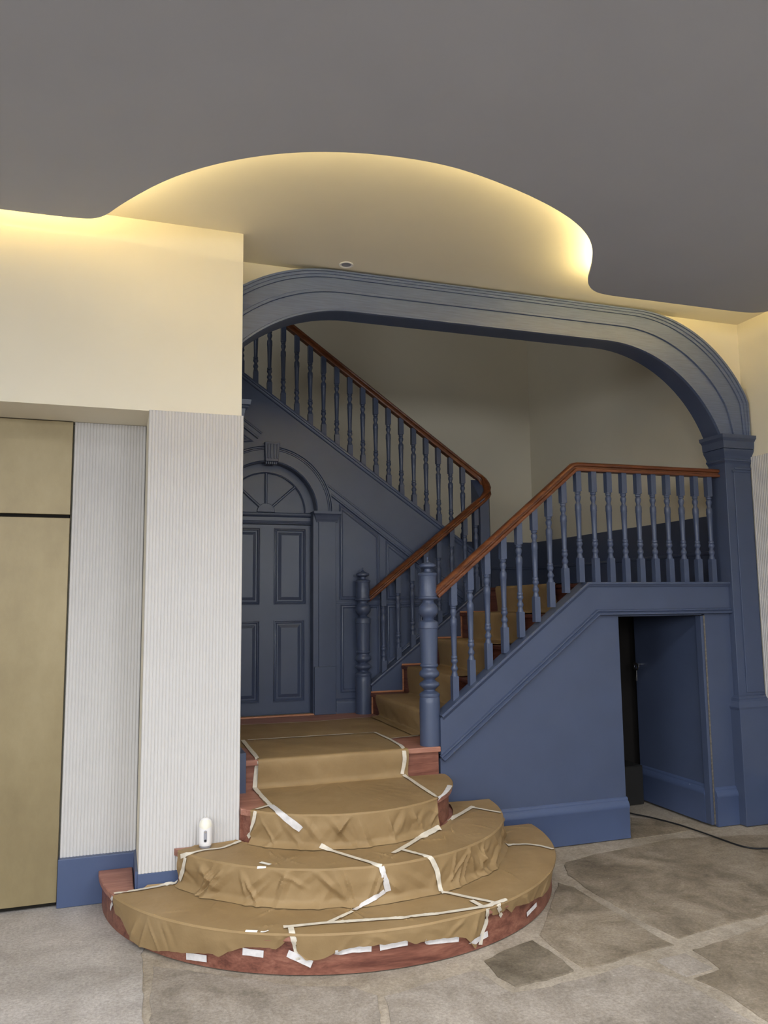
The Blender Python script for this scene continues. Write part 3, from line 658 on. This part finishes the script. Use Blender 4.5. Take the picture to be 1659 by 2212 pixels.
# door case: jamb pilasters, imposts, archivolt, keystone
dc = thing('door_case', (DX, YW, LZ), 'blue carved door surround with round arch, pilaster and fluted keystone', 'door surround')
arch_pts = arcpts(DX, DS, (.423 + .57) / 2, 180, 0, 40, YW)
hw = (.57 - .423) / 2
MB().sweep(arch_pts, [(-.0, -hw), (.018, -hw), (.022, -hw + .006), (.014, -hw + .012), (.014, hw - .044), (.020, hw - .040), (.020, hw - .032), (.013, hw - .029), (.022, hw - .026), (.022, hw - .018), (.016, hw - .014), (.026, hw - .010), (.026, hw), (0, hw)], FN).build('archivolt', 'blue', dc, 30)
for s_ in (1, -1):
    def bxm(a, b_, y0, y1, z0_, z1_, nm, bv=.003):
        x0_, x1_ = sorted((DX + s_ * a, DX + s_ * b_)); return MB().box(x0_, x1_, y0, y1, z0_, z1_).build(nm, 'blue', dc, bevel=bv)
    bxm(.440, .593, YW - .022, YW + .002, LZ + .39, 2.37, 'pilaster')
    bxm(.394, .442, YW - .010, YW + .09, LZ, DS, 'jamb')
    bxm(.400, .588, YW - .034, YW + .01, LZ, LZ + .40, 'pilaster_block', .004)
    xa, xb = (DX + .424, DX + .608) if s_ > 0 else (DX - .608, DX - .424)
    MB().sweep([(xa, YW + .09, 0), (xa, YW - .022, 0), (xb, YW - .022, 0), (xb, YW, 0)], [(z, -o) for z, o in [(2.355, -.02), (2.355, .004), (2.37, .006), (2.378, .012), (2.392, .013), (2.405, .020), (2.42, .026), (2.424, .032), (2.446, .034), (2.446, -.02)]], (0, 0, 1)).build('impost', 'blue', dc, 40)
    MB().box(xa + .005, xb - .005, YW - .022, YW + .06, 2.36, 2.444).build('impost_core', 'blue', dc)
ks = MB().prism([F(1.172, 2.862, YW - .055), F(1.284, 2.862, YW - .055), F(1.296, 3.03, YW - .055), F(1.166, 3.03, YW - .055)], (0, .06, 0)).build('keystone', 'blue', dc, bevel=.004)
for j in range(4):
    x = 1.187 + .0265 * j; MB().box(x, x + .015, YW - .063, YW - .05, 2.885, 3.012).build('flute_bar', 'blue', ks, bevel=.003)
for j in range(6): MB().box(1.178 + .017 * j, 1.190 + .017 * j, YW - .03, YW + .03, 2.842, 2.862).build('dentil', 'blue', ks)

YD = 1.835
d1 = structure(bpy.data.objects.new('door_1', None), 'dark blue four-panelled door with a half-round fanlight above'); COL.objects.link(d1); d1.location = (DX, YD, LZ); WL['door_1'] = Vector((DX, YD, LZ))
MB().box(DX - .40, DX + .40, YD, YD + .04, LZ + .006, 2.332).build('door_leaf', 'blue', d1, bevel=.002)
leaf = bpy.data.objects['door_leaf.001'] if 'door_leaf.001' in bpy.data.objects else bpy.data.objects['door_leaf']
for (xa, xb, za, zb_) in ((1.278, 1.556, 1.645, 2.302), (1.278, 1.545, .826, 1.508), (.854, 1.155, 1.645, 2.302), (.864, 1.155, .826, 1.508)):
    MB().sweep([F(xa, za, YD), F(xa, zb_, YD), F(xb, zb_, YD), F(xb, za, YD)], [(0, 0), (.012, 0), (.014, -.006), (.008, -.012), (.010, -.018), (.003, -.026), (0, -.026)], FN, True).build('panel_moulding', 'blue', d1, 40)
    i_ = .036; j_ = .062
    mb = MB(); mb.quadgrid([[F(xa + i_, za + i_, YD - .001), F(xb - i_, za + i_, YD - .001), F(xb - i_, zb_ - i_, YD - .001), F(xa + i_, zb_ - i_, YD - .001)], [F(xa + j_, za + j_, YD - .012), F(xb - j_, za + j_, YD - .012), F(xb - j_, zb_ - j_, YD - .012), F(xa + j_, zb_ - j_, YD - .012)]], True)
    mb.f.append((4, 5, 6, 7)); mb.build('raised_field', 'blue', d1)
MB().sweep([F(DX - .42, 2.336, YD), F(DX + .42, 2.336, YD)], [(-.03, 0), (.012, 0), (.016, .010), (.010, .016), (.012, .024), (.006, .030), (.006, .062), (.022, .068), (.030, .078), (.030, .092), (.022, .100), (-.03, .104)], FN).build('transom', 'blue', d1, 40)
FR, FZ = .338, 2.44
ringp = arcpts(DX, FZ, (FR + .423) / 2, 180, 0, 40, YD); rw = (.423 - FR) / 2
fan = MB().sweep(ringp, [(-.03, -rw), (.010, -rw), (.014, -rw + .006), (.008, -rw + .012), (.008, rw), (-.03, rw)], FN).build('fanlight_frame', 'blue', d1, 30)
for a0, a1 in ((0, 45), (45, 90), (90, 135), (135, 180)):
    mb = MB(); pz = [F(DX, FZ, YD + .012)] + arcpts(DX, FZ, FR + .004, a0, a1, 10, YD + .012); mb.prism(pz, (0, .01, 0)); mb.build('pane', 'blue', fan)
for a in (42, 90, 138):
    c_, s_ = math.cos(math.radians(a)), math.sin(math.radians(a))
    MB().sweep([F(DX + .07 * c_, FZ + .07 * s_, YD), F(DX + (FR + .004) * c_, FZ + (FR + .004) * s_, YD)], [(-.015, -.011), (.004, -.011), (.010, -.004), (.010, .004), (.004, .011), (-.015, .011)], FN).build('glazing_bar', 'blue', fan, 40)
MB().prism([F(DX - .078, FZ, YD - .008)] + arcpts(DX, FZ, .078, 180, 0, 20, YD - .008)[1:], (0, .025, 0)).build('fan_hub', 'blue', fan, 40, .003)

# ------------------------------------------------------------------ dado in the stairwell
dd = structure(MB().prism([(3.15, YB - .012, UZ), (XR - .012, YB - .012, UZ), (XR - .012, .14, UZ), (XR - .0005, .14, UZ), (XR - .0005, YB - .0005, UZ), (3.15, YB - .0005, UZ)], (0, 0, 2.342 - UZ)).build('trim_2', 'blue'), 'blue painted dado round the half landing')
MB().sweep([(3.15, YB - .012, 0), (XR - .012, YB - .012, 0), (XR - .012, .14, 0)], [(2.020, .0), (2.022, -.010), (2.034, -.014), (2.046, -.010), (2.05, 0)], (0, 0, 1)).build('dado_rail', 'blue', dd, 40)

# ================================================================== brown paper
papers = []
def fnoise(x, y, z=0): return noise.noise(Vector((x, y, z)))
def crease(u, v, seed):
    a = 1 - min(1, abs(fnoise(u * 3.1 + v * 2.4, v * 2.2 - u * 1.2, seed)) * 3.2)
    b_ = 1 - min(1, abs(fnoise(u * 6.5 - v * 5.1, v * 4.4 + u * 2.5, seed + 9)) * 3.0)
    return .6 * a * a + .4 * b_ * b_ + .55 * fnoise(u * 4.0, v * 5.0, seed + 4) + .2 * fnoise(u * 15, v * 13, seed + 5)
def deg(a): return math.radians(a)
def make_folds(u0, u1, vmax, n, seed, amp):
    rnd = random.Random(seed); out = []
    for _ in range(n):
        a = math.radians(rnd.choice([1, -1]) * rnd.uniform(25, 75)); L = rnd.uniform(.08, .24)
        out.append((rnd.uniform(u0, u1), rnd.uniform(.15, .95) * vmax, math.cos(a), math.sin(a), L, rnd.uniform(.012, .034), amp * rnd.uniform(.35, 1.0) * rnd.choice([1, 1, 1, 1, -.4])))
    return out
def fold_h(folds, u, v):
    h = 0
    for fu, fv, c_, s_, L, w, a in folds:
        du, dv = u - fu, v - fv
        if abs(du) > .2: continue
        t = du * c_ + dv * s_; d = abs(-du * s_ + dv * c_)
        if abs(t) < L and d < w * 2: h += a * (1 - abs(t) / L) * max(0, 1 - d / w)
    return h
def sheet(k, f0, f1, r_in, r_out, bottom, label, seed, nf=190, amp=.013, flare=.022):
    z = SZ[k]; rows = []
    nf = int(nf * 1.8); nt_, nd = 22, 30
    folds = make_folds(deg(f0) * SR[k], deg(f1) * SR[k], .17, int(nf / 9), seed, amp * 1.35)
    tf = make_folds(deg(f0) * SR[k], deg(f1) * SR[k], .30, int(nf / 16), seed + 5, .009)
    tf = [(a, b_, c_, s_, L * .7, .008, abs(h)) for a, b_, c_, s_, L, w, h in tf]
    for i in range(nf + 1):
        ph = deg(f0 + (f1 - f0) * i / nf); ri = r_in(ph); ro = r_out(ph); zb = bottom(ph); row = []
        drape = z - zb; u = ph * SR[k]
        for j in range(nt_ + 1):
            t = j / nt_; r = ri + (ro - ri) * t
            w = .002 * (1 + fnoise(ph * 9, r * 9, seed)) + (fold_h(tf, u, SR[k] - r) * min(1, (1 - t) * 6) if k < 2 else .4 * fold_h(tf, u, SR[k] - r))
            w += .012 * max(0, 1 - (r - ri) / .03) ** 2 * (.6 + fnoise(ph * 7, 3, seed)) if k < 2 else 0
            row.append(Vector((CX + r * math.cos(ph), r * math.sin(ph), z + .0025 + max(0, w))))
        for j in range(1, nd + 1):
            t = j / nd; v = t * drape
            env = min(1, t * 2.6)
            w = env * min(1, drape / .14) * (fold_h(folds, u, v) + amp * .9 * (fnoise(u * 5, v * 6, seed + 4) + .45 * fnoise(u * 11 + v * 6, v * 12, seed + 6) + .25))
            rr = ro + .006 + max(-.012 * t - .001, w) - .016 * t + (flare * max(0, (t - .8) / .2) ** 2 if drape > .1 else 0)
            zz = z + .002 - drape * t
            if j == 1: zz = z - .004; rr = ro + .006
            row.append(Vector((CX + rr * math.cos(ph), rr * math.sin(ph), zz)))
        rows.append(row)
    mb = MB(); mb.quadgrid(rows)
    th = thing('paper_sheet', (CX + SR[k] * math.cos(deg((f0 + f1) / 2)), SR[k] * math.sin(deg((f0 + f1) / 2)), z), label, 'paper', 'brown protective paper on the stairs')
    o = mb.build('paper', 'paper', th, 22); papers.append(o); return th
clipY = YP - .022
def cyl_z(x, y, R):
    d = ray(x, y); ox, oy = CAM.x - CX, CAM.y
    a = d.x ** 2 + d.y ** 2; b_ = ox * d.x + oy * d.y; c_ = ox * ox + oy * oy - R * R
    t = (-b_ - math.sqrt(max(0, b_ * b_ - a * c_))) / a; p = CAM + d * t
    return math.degrees(math.atan2(p.y, p.x - CX)), p.z
bot = [cyl_z(x, y, 1.362) for x, y in [(252, 1985), (275, 2030), (310, 2061), (325, 2058), (350, 2058), (420, 2064), (455, 2066), (468, 2073), (490, 2060), (525, 2051), (560, 2052), (595, 2056), (606, 2046), (634, 2024), (640, 2062), (660, 2080), (692, 2079), (740, 2056), (770, 2051), (800, 2048), (830, 2045), (880, 2036), (900, 2044), (930, 2036), (990, 2028), (1012, 2030), (1033, 2054), (1040, 2030), (1052, 2000), (1058, 1968), (1070, 1980), (1085, 1978), (1100, 1966), (1112, 1974), (1122, 1960), (1135, 1958), (1150, 1952), (1165, 1944), (1180, 1938), (1190, 1928), (1196, 1915), (1199, 1890)]]
bot.sort()
def bottom1(ph):
    a = math.degrees(ph)
    if a <= bot[0][0]: return max(.03, bot[0][1])
    for (a0, z0_), (a1, z1_) in zip(bot, bot[1:]):
        if a0 <= a <= a1:
            z = z0_ + (z1_ - z0_) * (a - a0) / max(1e-6, a1 - a0); return min(.172, max(.012, z + .004 * fnoise(a * .8, 1, 2)))
    return max(.03, bot[-1][1])
def rin(Rn):
    def f(ph):
        r = Rn + .004; s = abs(math.sin(ph))
        if math.cos(ph) < 0 and s > 1e-3:
            x = CX + r * math.cos(ph)
            if r * s < -clipY and x < XP1 + .01: r = max(r, -clipY / s)
        return r
    return f
s1 = sheet(0, -159.5, -3.2, rin(1.05), lambda p: 1.352, bottom1, 'brown paper taped over the lowest half-round step, ragged hanging edge', 3, 260, .010, 0)
def r2i(ph): return min(1.045, rin(.75)(ph))
s2 = sheet(1, -154.5, -3.5, r2i, lambda p: 1.052, lambda p: SZ[0] + .008, 'brown paper creased over the middle half-round step and its riser', 11, 240, .017, .03)
def r3i(ph): return min(.70, max(.03, .012 / max(1e-4, abs(math.sin(ph)))))
def r3o(ph):
    c_ = math.cos(ph)
    if c_ < 0: return max(r3i(ph) + .004, min(.752, .475 / max(1e-4, -c_) if math.degrees(ph) < -140 else .752))
    return .752
def b3(ph):
    a = math.degrees(ph); return SZ[1] + .008 if -140 <= a <= -52 else SZ[2] - .012
s3 = sheet(2, -178, -2.5, r3i, r3o, b3, 'brown paper over the top half-round step with crumpled front', 23, 220, .017, .03)
# flat sheets on landing and flight
def strip_sheet(path, y0, y1, label, name, seed, axis='y', nw=26, amp=.004):
    """sheet following a polyline path of (a,z); width direction is the other axis"""
    P_ = []
    for (a0, z0_), (a1, z1_) in zip(path, path[1:]):
        n = max(2, int(math.hypot(a1 - a0, z1_ - z0_) / .018))
        for i in range(n): P_.append((a0 + (a1 - a0) * i / n, z0_ + (z1_ - z0_) * i / n))
    P_.append(path[-1])
    for _ in range(1): P_ = [P_[0]] + [tuple((P_[i - 1][c] + 2 * P_[i][c] + P_[i + 1][c]) / 4 for c in (0, 1)) for i in range(1, len(P_) - 1)] + [P_[-1]]
    rows = []
    for i, (a, z) in enumerate(P_):
        a_, z_ = P_[max(0, i - 1)]; c_, e_ = P_[min(len(P_) - 1, i + 1)]
        tx, tz = c_ - a_, e_ - z_; l = math.hypot(tx, tz) or 1; nx, nz = -tz / l, tx / l
        row = []
        for j in range(nw + 1):
            w = y0 + (y1 - y0) * j / nw
            steep = abs(tz) / l
            d = amp * max(0, .6 + crease(w * .9, i * .02, seed)) * (.45 + steep)
            row.append(Vector((w, a + nx * d, z + nz * d)) if axis == 'y' else Vector((a + nx * d, w, z + nz * d)))
        rows.append(row)
    mb = MB(); mb.quadgrid(rows)
    th = thing('paper_sheet', rows[0][0], label, 'paper', 'brown protective paper on the stairs')
    o = mb.build('paper', 'paper', th, 60); papers.append(o); return th
p4 = strip_sheet([(.64, LZ + .006), (-.040, LZ + .006), (-.042, LZ - .04), (-.022, SZ[2] + .02), (-.04, SZ[2] + .008)], .835, 1.80, 'brown paper runner over the front edge of the landing', 'paper', 31, 'y', 40, .006)
p5 = strip_sheet([(1.40, LZ + .002), (.40, LZ + .002)], .60, 2.05, 'brown paper spread across the landing in front of the arched door', 'paper', 37, 'y', 40, .002)
fp = [(2.0, LZ + .006), (2.085, LZ + .012)]
for i in range(5):
    fp += [(NX[i] - .022, NZ[i] - .035), (NX[i] - .022, NZ[i] + .006)]
    if i < 4: fp += [(NX[i + 1] - .004, NZ[i] + .006)]
fp += [(3.9, UZ + .003)]
p6 = strip_sheet([(a, z) for a, z in fp], .40, 1.40, 'long brown paper runner climbing the dark lower flight', 'paper', 41, 'x', 24, .005)

# ------------------------------------------------------------------ tape strips and splashes, laid on whatever the photo shows under them
def bvh(objs):
    vs, fs_ = [], []
    for o in objs:
        mw = Matrix.Translation(WL.get(o.name, Vector(o.location))); b0 = len(vs)
        vs += [mw @ v_.co for v_ in o.data.vertices]; fs_ += [tuple(b0 + i for i in p.vertices) for p in o.data.polygons]
    return BVHTree.FromPolygons(vs, fs_)
TREE = bvh(papers + solid_objs)
def lay(pts, width, parent, mat='tape', lift=.006, name='tape_strip'):
    smp = []
    for (x0, y0), (x1, y1) in zip(pts, pts[1:]):
        n = max(2, int(math.hypot(x1 - x0, y1 - y0) / 5))
        smp += [(x0 + (x1 - x0) * i / n, y0 + (y1 - y0) * i / n) for i in range(n)]
    smp.append(pts[-1]); H = []
    for x, y in smp:
        d = ray(x, y).normalized(); h = TREE.ray_cast(CAM, d)
        if h[0] is None: continue
        nn = h[1] if h[1].dot(d) < 0 else -h[1]
        H.append((h[0], nn))
    if len(H) < 3: return
    Ps = [h[0] for h in H]
    for _ in range(2): Ps = [Ps[0]] + [(Ps[i - 1] + Ps[i] * 2 + Ps[i + 1]) / 4 for i in range(1, len(Ps) - 1)] + [Ps[-1]]
    Ns = [h[1] for h in H]
    Ns = [sum((Ns[k] for k in range(max(0, i - 2), min(len(Ns), i + 3))), Vector()).normalized() for i in range(len(Ns))]
    rows = []
    for i, p in enumerate(Ps):
        t = (Ps[min(i + 1, len(Ps) - 1)] - Ps[max(i - 1, 0)]).normalized(); s = Ns[i].cross(t).normalized()
        w = width * (1 + .12 * fnoise(p.x * 30, p.y * 30))
        row = []
        for q in (-.5, 0, .5):
            c_ = p + s * w * q; hit = TREE.find_nearest(c_)
            if hit[0] is not None and (hit[0] - c_).length < .03: c_ = hit[0] + Ns[i] * lift
            else: c_ = c_ + Ns[i] * lift
            row.append(c_)
        rows.append(row)
    mb = MB(); mb.quadgrid(rows); return mb.build(name, mat, parent, 70)
TW = .026
for pts, w, pa, mt in [
    ([(612, 2005), (700, 1996), (860, 1985), (960, 1974), (1050, 1960), (1095, 1944)], TW, s1, 'tape'),
    ([(628, 2006), (638, 2040), (646, 2072)], TW, s1, 'tape'),
    ([(404, 2064), (448, 2070)], .030, s1, 'tapewhite'), ([(525, 2054), (570, 2060)], .030, s1, 'tapewhite'),
    ([(622, 2058), (648, 2070), (674, 2082)], .032, s1, 'tapewhite'), ([(724, 2058), (760, 2050), (802, 2048)], .026, s1, 'tapewhite'),
    ([(820, 2046), (850, 2039), (880, 2034)], .028, s1, 'tapewhite'), ([(917, 2034), (990, 2027)], .026, s1, 'tapewhite'),
    ([(1015, 2038), (1052, 2016)], .028, s1, 'tapewhite'), ([(1136, 1975), (1157, 1953)], .022, s1, 'tapewhite'),
    ([(1052, 1962), (1050, 1990), (1040, 2012), (1036, 2040)], TW, s1, 'tape'),
    ([(952, 1927), (1010, 1940), (1062, 1950), (1080, 1958)], TW, s1, 'tape'), ([(1018, 1947), (1045, 1962)], TW, s1, 'tape'),
    ([(706, 1996), (735, 1983), (762, 1970)], .022, s1, 'tape'),
    ([(246, 1932), (300, 1924), (345, 1916), (384, 1905)], .024, s1, 'tape'), ([(245, 1935), (241, 1965)], .022, s1, 'tapewhite'),
    ([(1094, 1826), (1140, 1825), (1170, 1829), (1195, 1836)], .024, s1, 'tape'), ([(1075, 1958), (1082, 1978)], .022, s1, 'tape'),
    ([(692, 1827), (712, 1838), (770, 1856), (824, 1872)], TW, s2, 'tape'), ([(824, 1872), (832, 1898), (838, 1924)], .030, s2, 'tapewhite'),
    ([(830, 1924), (800, 1945), (765, 1968)], .022, s2, 'tapewhite'),
    ([(868, 1837), (930, 1853), (944, 1880), (948, 1910), (952, 1927)], TW, s2, 'tape'),
    ([(850, 1845), (880, 1828), (908, 1810), (950, 1787)], .030, s2, 'tape'), ([(966, 1774), (1000, 1757), (1022, 1743)], .030, s2, 'tape'),
    ([(1022, 1746), (1055, 1752), (1088, 1758)], .022, s2, 'tape'),
    ([(392, 1850), (440, 1838), (480, 1834), (520, 1818)], .022, s2, 'tape'), ([(402, 1852), (398, 1875), (390, 1900)], .026, s2, 'tape'),
    ([(584, 1741), (612, 1762), (650, 1791)], .036, s3, 'tapewhite'), ([(553, 1750), (584, 1741)], .022, s3, 'tape'), ([(553, 1752), (549, 1775), (537, 1808)], .022, s3, 'tape'),
    ([(872, 1675), (908, 1700), (943, 1723)], TW, s3, 'tape'), ([(946, 1725), (962, 1714), (972, 1698)], .030, s3, 'tapewhite'),
    ([(550, 1702), (566, 1722), (584, 1741)], .026, s3, 'tape'),
    ([(535, 1600), (680, 1591), (810, 1583)], .024, p4, 'tape'), ([(810, 1583), (845, 1599), (871, 1615), (874, 1640), (868, 1672)], .026, p4, 'tape'),
    ([(524, 1600), (542, 1622), (557, 1640), (553, 1668), (550, 1702)], .026, p4, 'tape'),
    ([(522, 1567), (680, 1560), (815, 1548)], .014, p5, 'tape'), ([(842, 1597), (905, 1590)], .012, p5, 'tape')]:
    lay(pts, w, pa, mt)
for pts, w, pa in [([(556, 1874), (575, 1873)], .016, s2), ([(562, 1864), (572, 1866), (584, 1869)], .022, s2), ([(530, 2012), (556, 2013)], .020, s1), ([(563, 2014), (572, 2015), (580, 2011)], .010, s1)]:
    lay(pts, w, pa, 'splash', .0035, 'paint_splash')

# ------------------------------------------------------------------ white sensor on the middle step
sx, sy, sz = .483, -.455, SZ[1] + .003
sn = thing('motion_sensor', (sx, sy, sz), 'small white rounded sensor camera standing on the wooden step against the reeded panel', 'sensor')
MB().lathe([(.0005, 0), (.027, 0), (.031, .006), (.0325, .014)], 32, (sx, sy, sz)).build('base_ring', 'greyplastic', sn, 40)
bd = MB().lathe([(.031, .012), (.034, .018), (.0355, .03), (.0355, .105), (.035, .118), (.032, .132), (.025, .144), (.014, .151), (.0005, .153)], 36, (sx, sy, sz)).build('housing', 'whiteplastic', sn, 50)
mb = MB(); rows = []
for j in range(9):
    a = deg(-162 + 126 * j / 8 )
    rows.append([(sx + (.0365) * math.cos(a), sy + .0365 * math.sin(a), sz + .100 + .012 * abs(j - 4) / 4), (sx + .036 * math.cos(a), sy + .036 * math.sin(a), sz + .124), (sx + .026 * math.cos(a), sy + .026 * math.sin(a), sz + .1455)])
mb.quadgrid(rows); mb.build('dome_lens', paint('milky_lens', (.80, .77, .66), .3, .5, .02), sn, 60)
mb = MB(); dir2 = Vector((CAM.x - sx, CAM.y - sy)).normalized(); lat = Vector((-dir2.y, dir2.x)); out = []
for i in range(24):
    a = 2 * PI * i / 24; u = .0085 * math.cos(a); w = .0085 * math.sin(a) + (.022 if math.sin(a) > 0 else -.022); p = Vector((sx, sy)) + dir2 * .0352 + lat * u; out.append((p.x, p.y, sz + .066 + w))
mb.prism(out, (dir2.x * .003, dir2.y * .003, 0)); pl = mb.build('face_plate', 'greyplastic', sn, 40, .001)
for zz, r, mt in ((.088, .005, 'chrome'), (.045, .006, 'black')):
    p = Vector((sx, sy)) + dir2 * .0385; mb = MB(); mb.prism([(p.x + lat.x * r * math.cos(2 * PI * i / 16), p.y + lat.y * r * math.cos(2 * PI * i / 16), sz + zz + r * math.sin(2 * PI * i / 16)) for i in range(16)], (dir2.x * .002, dir2.y * .002, 0)); mb.build('lens', mt, pl, 40)
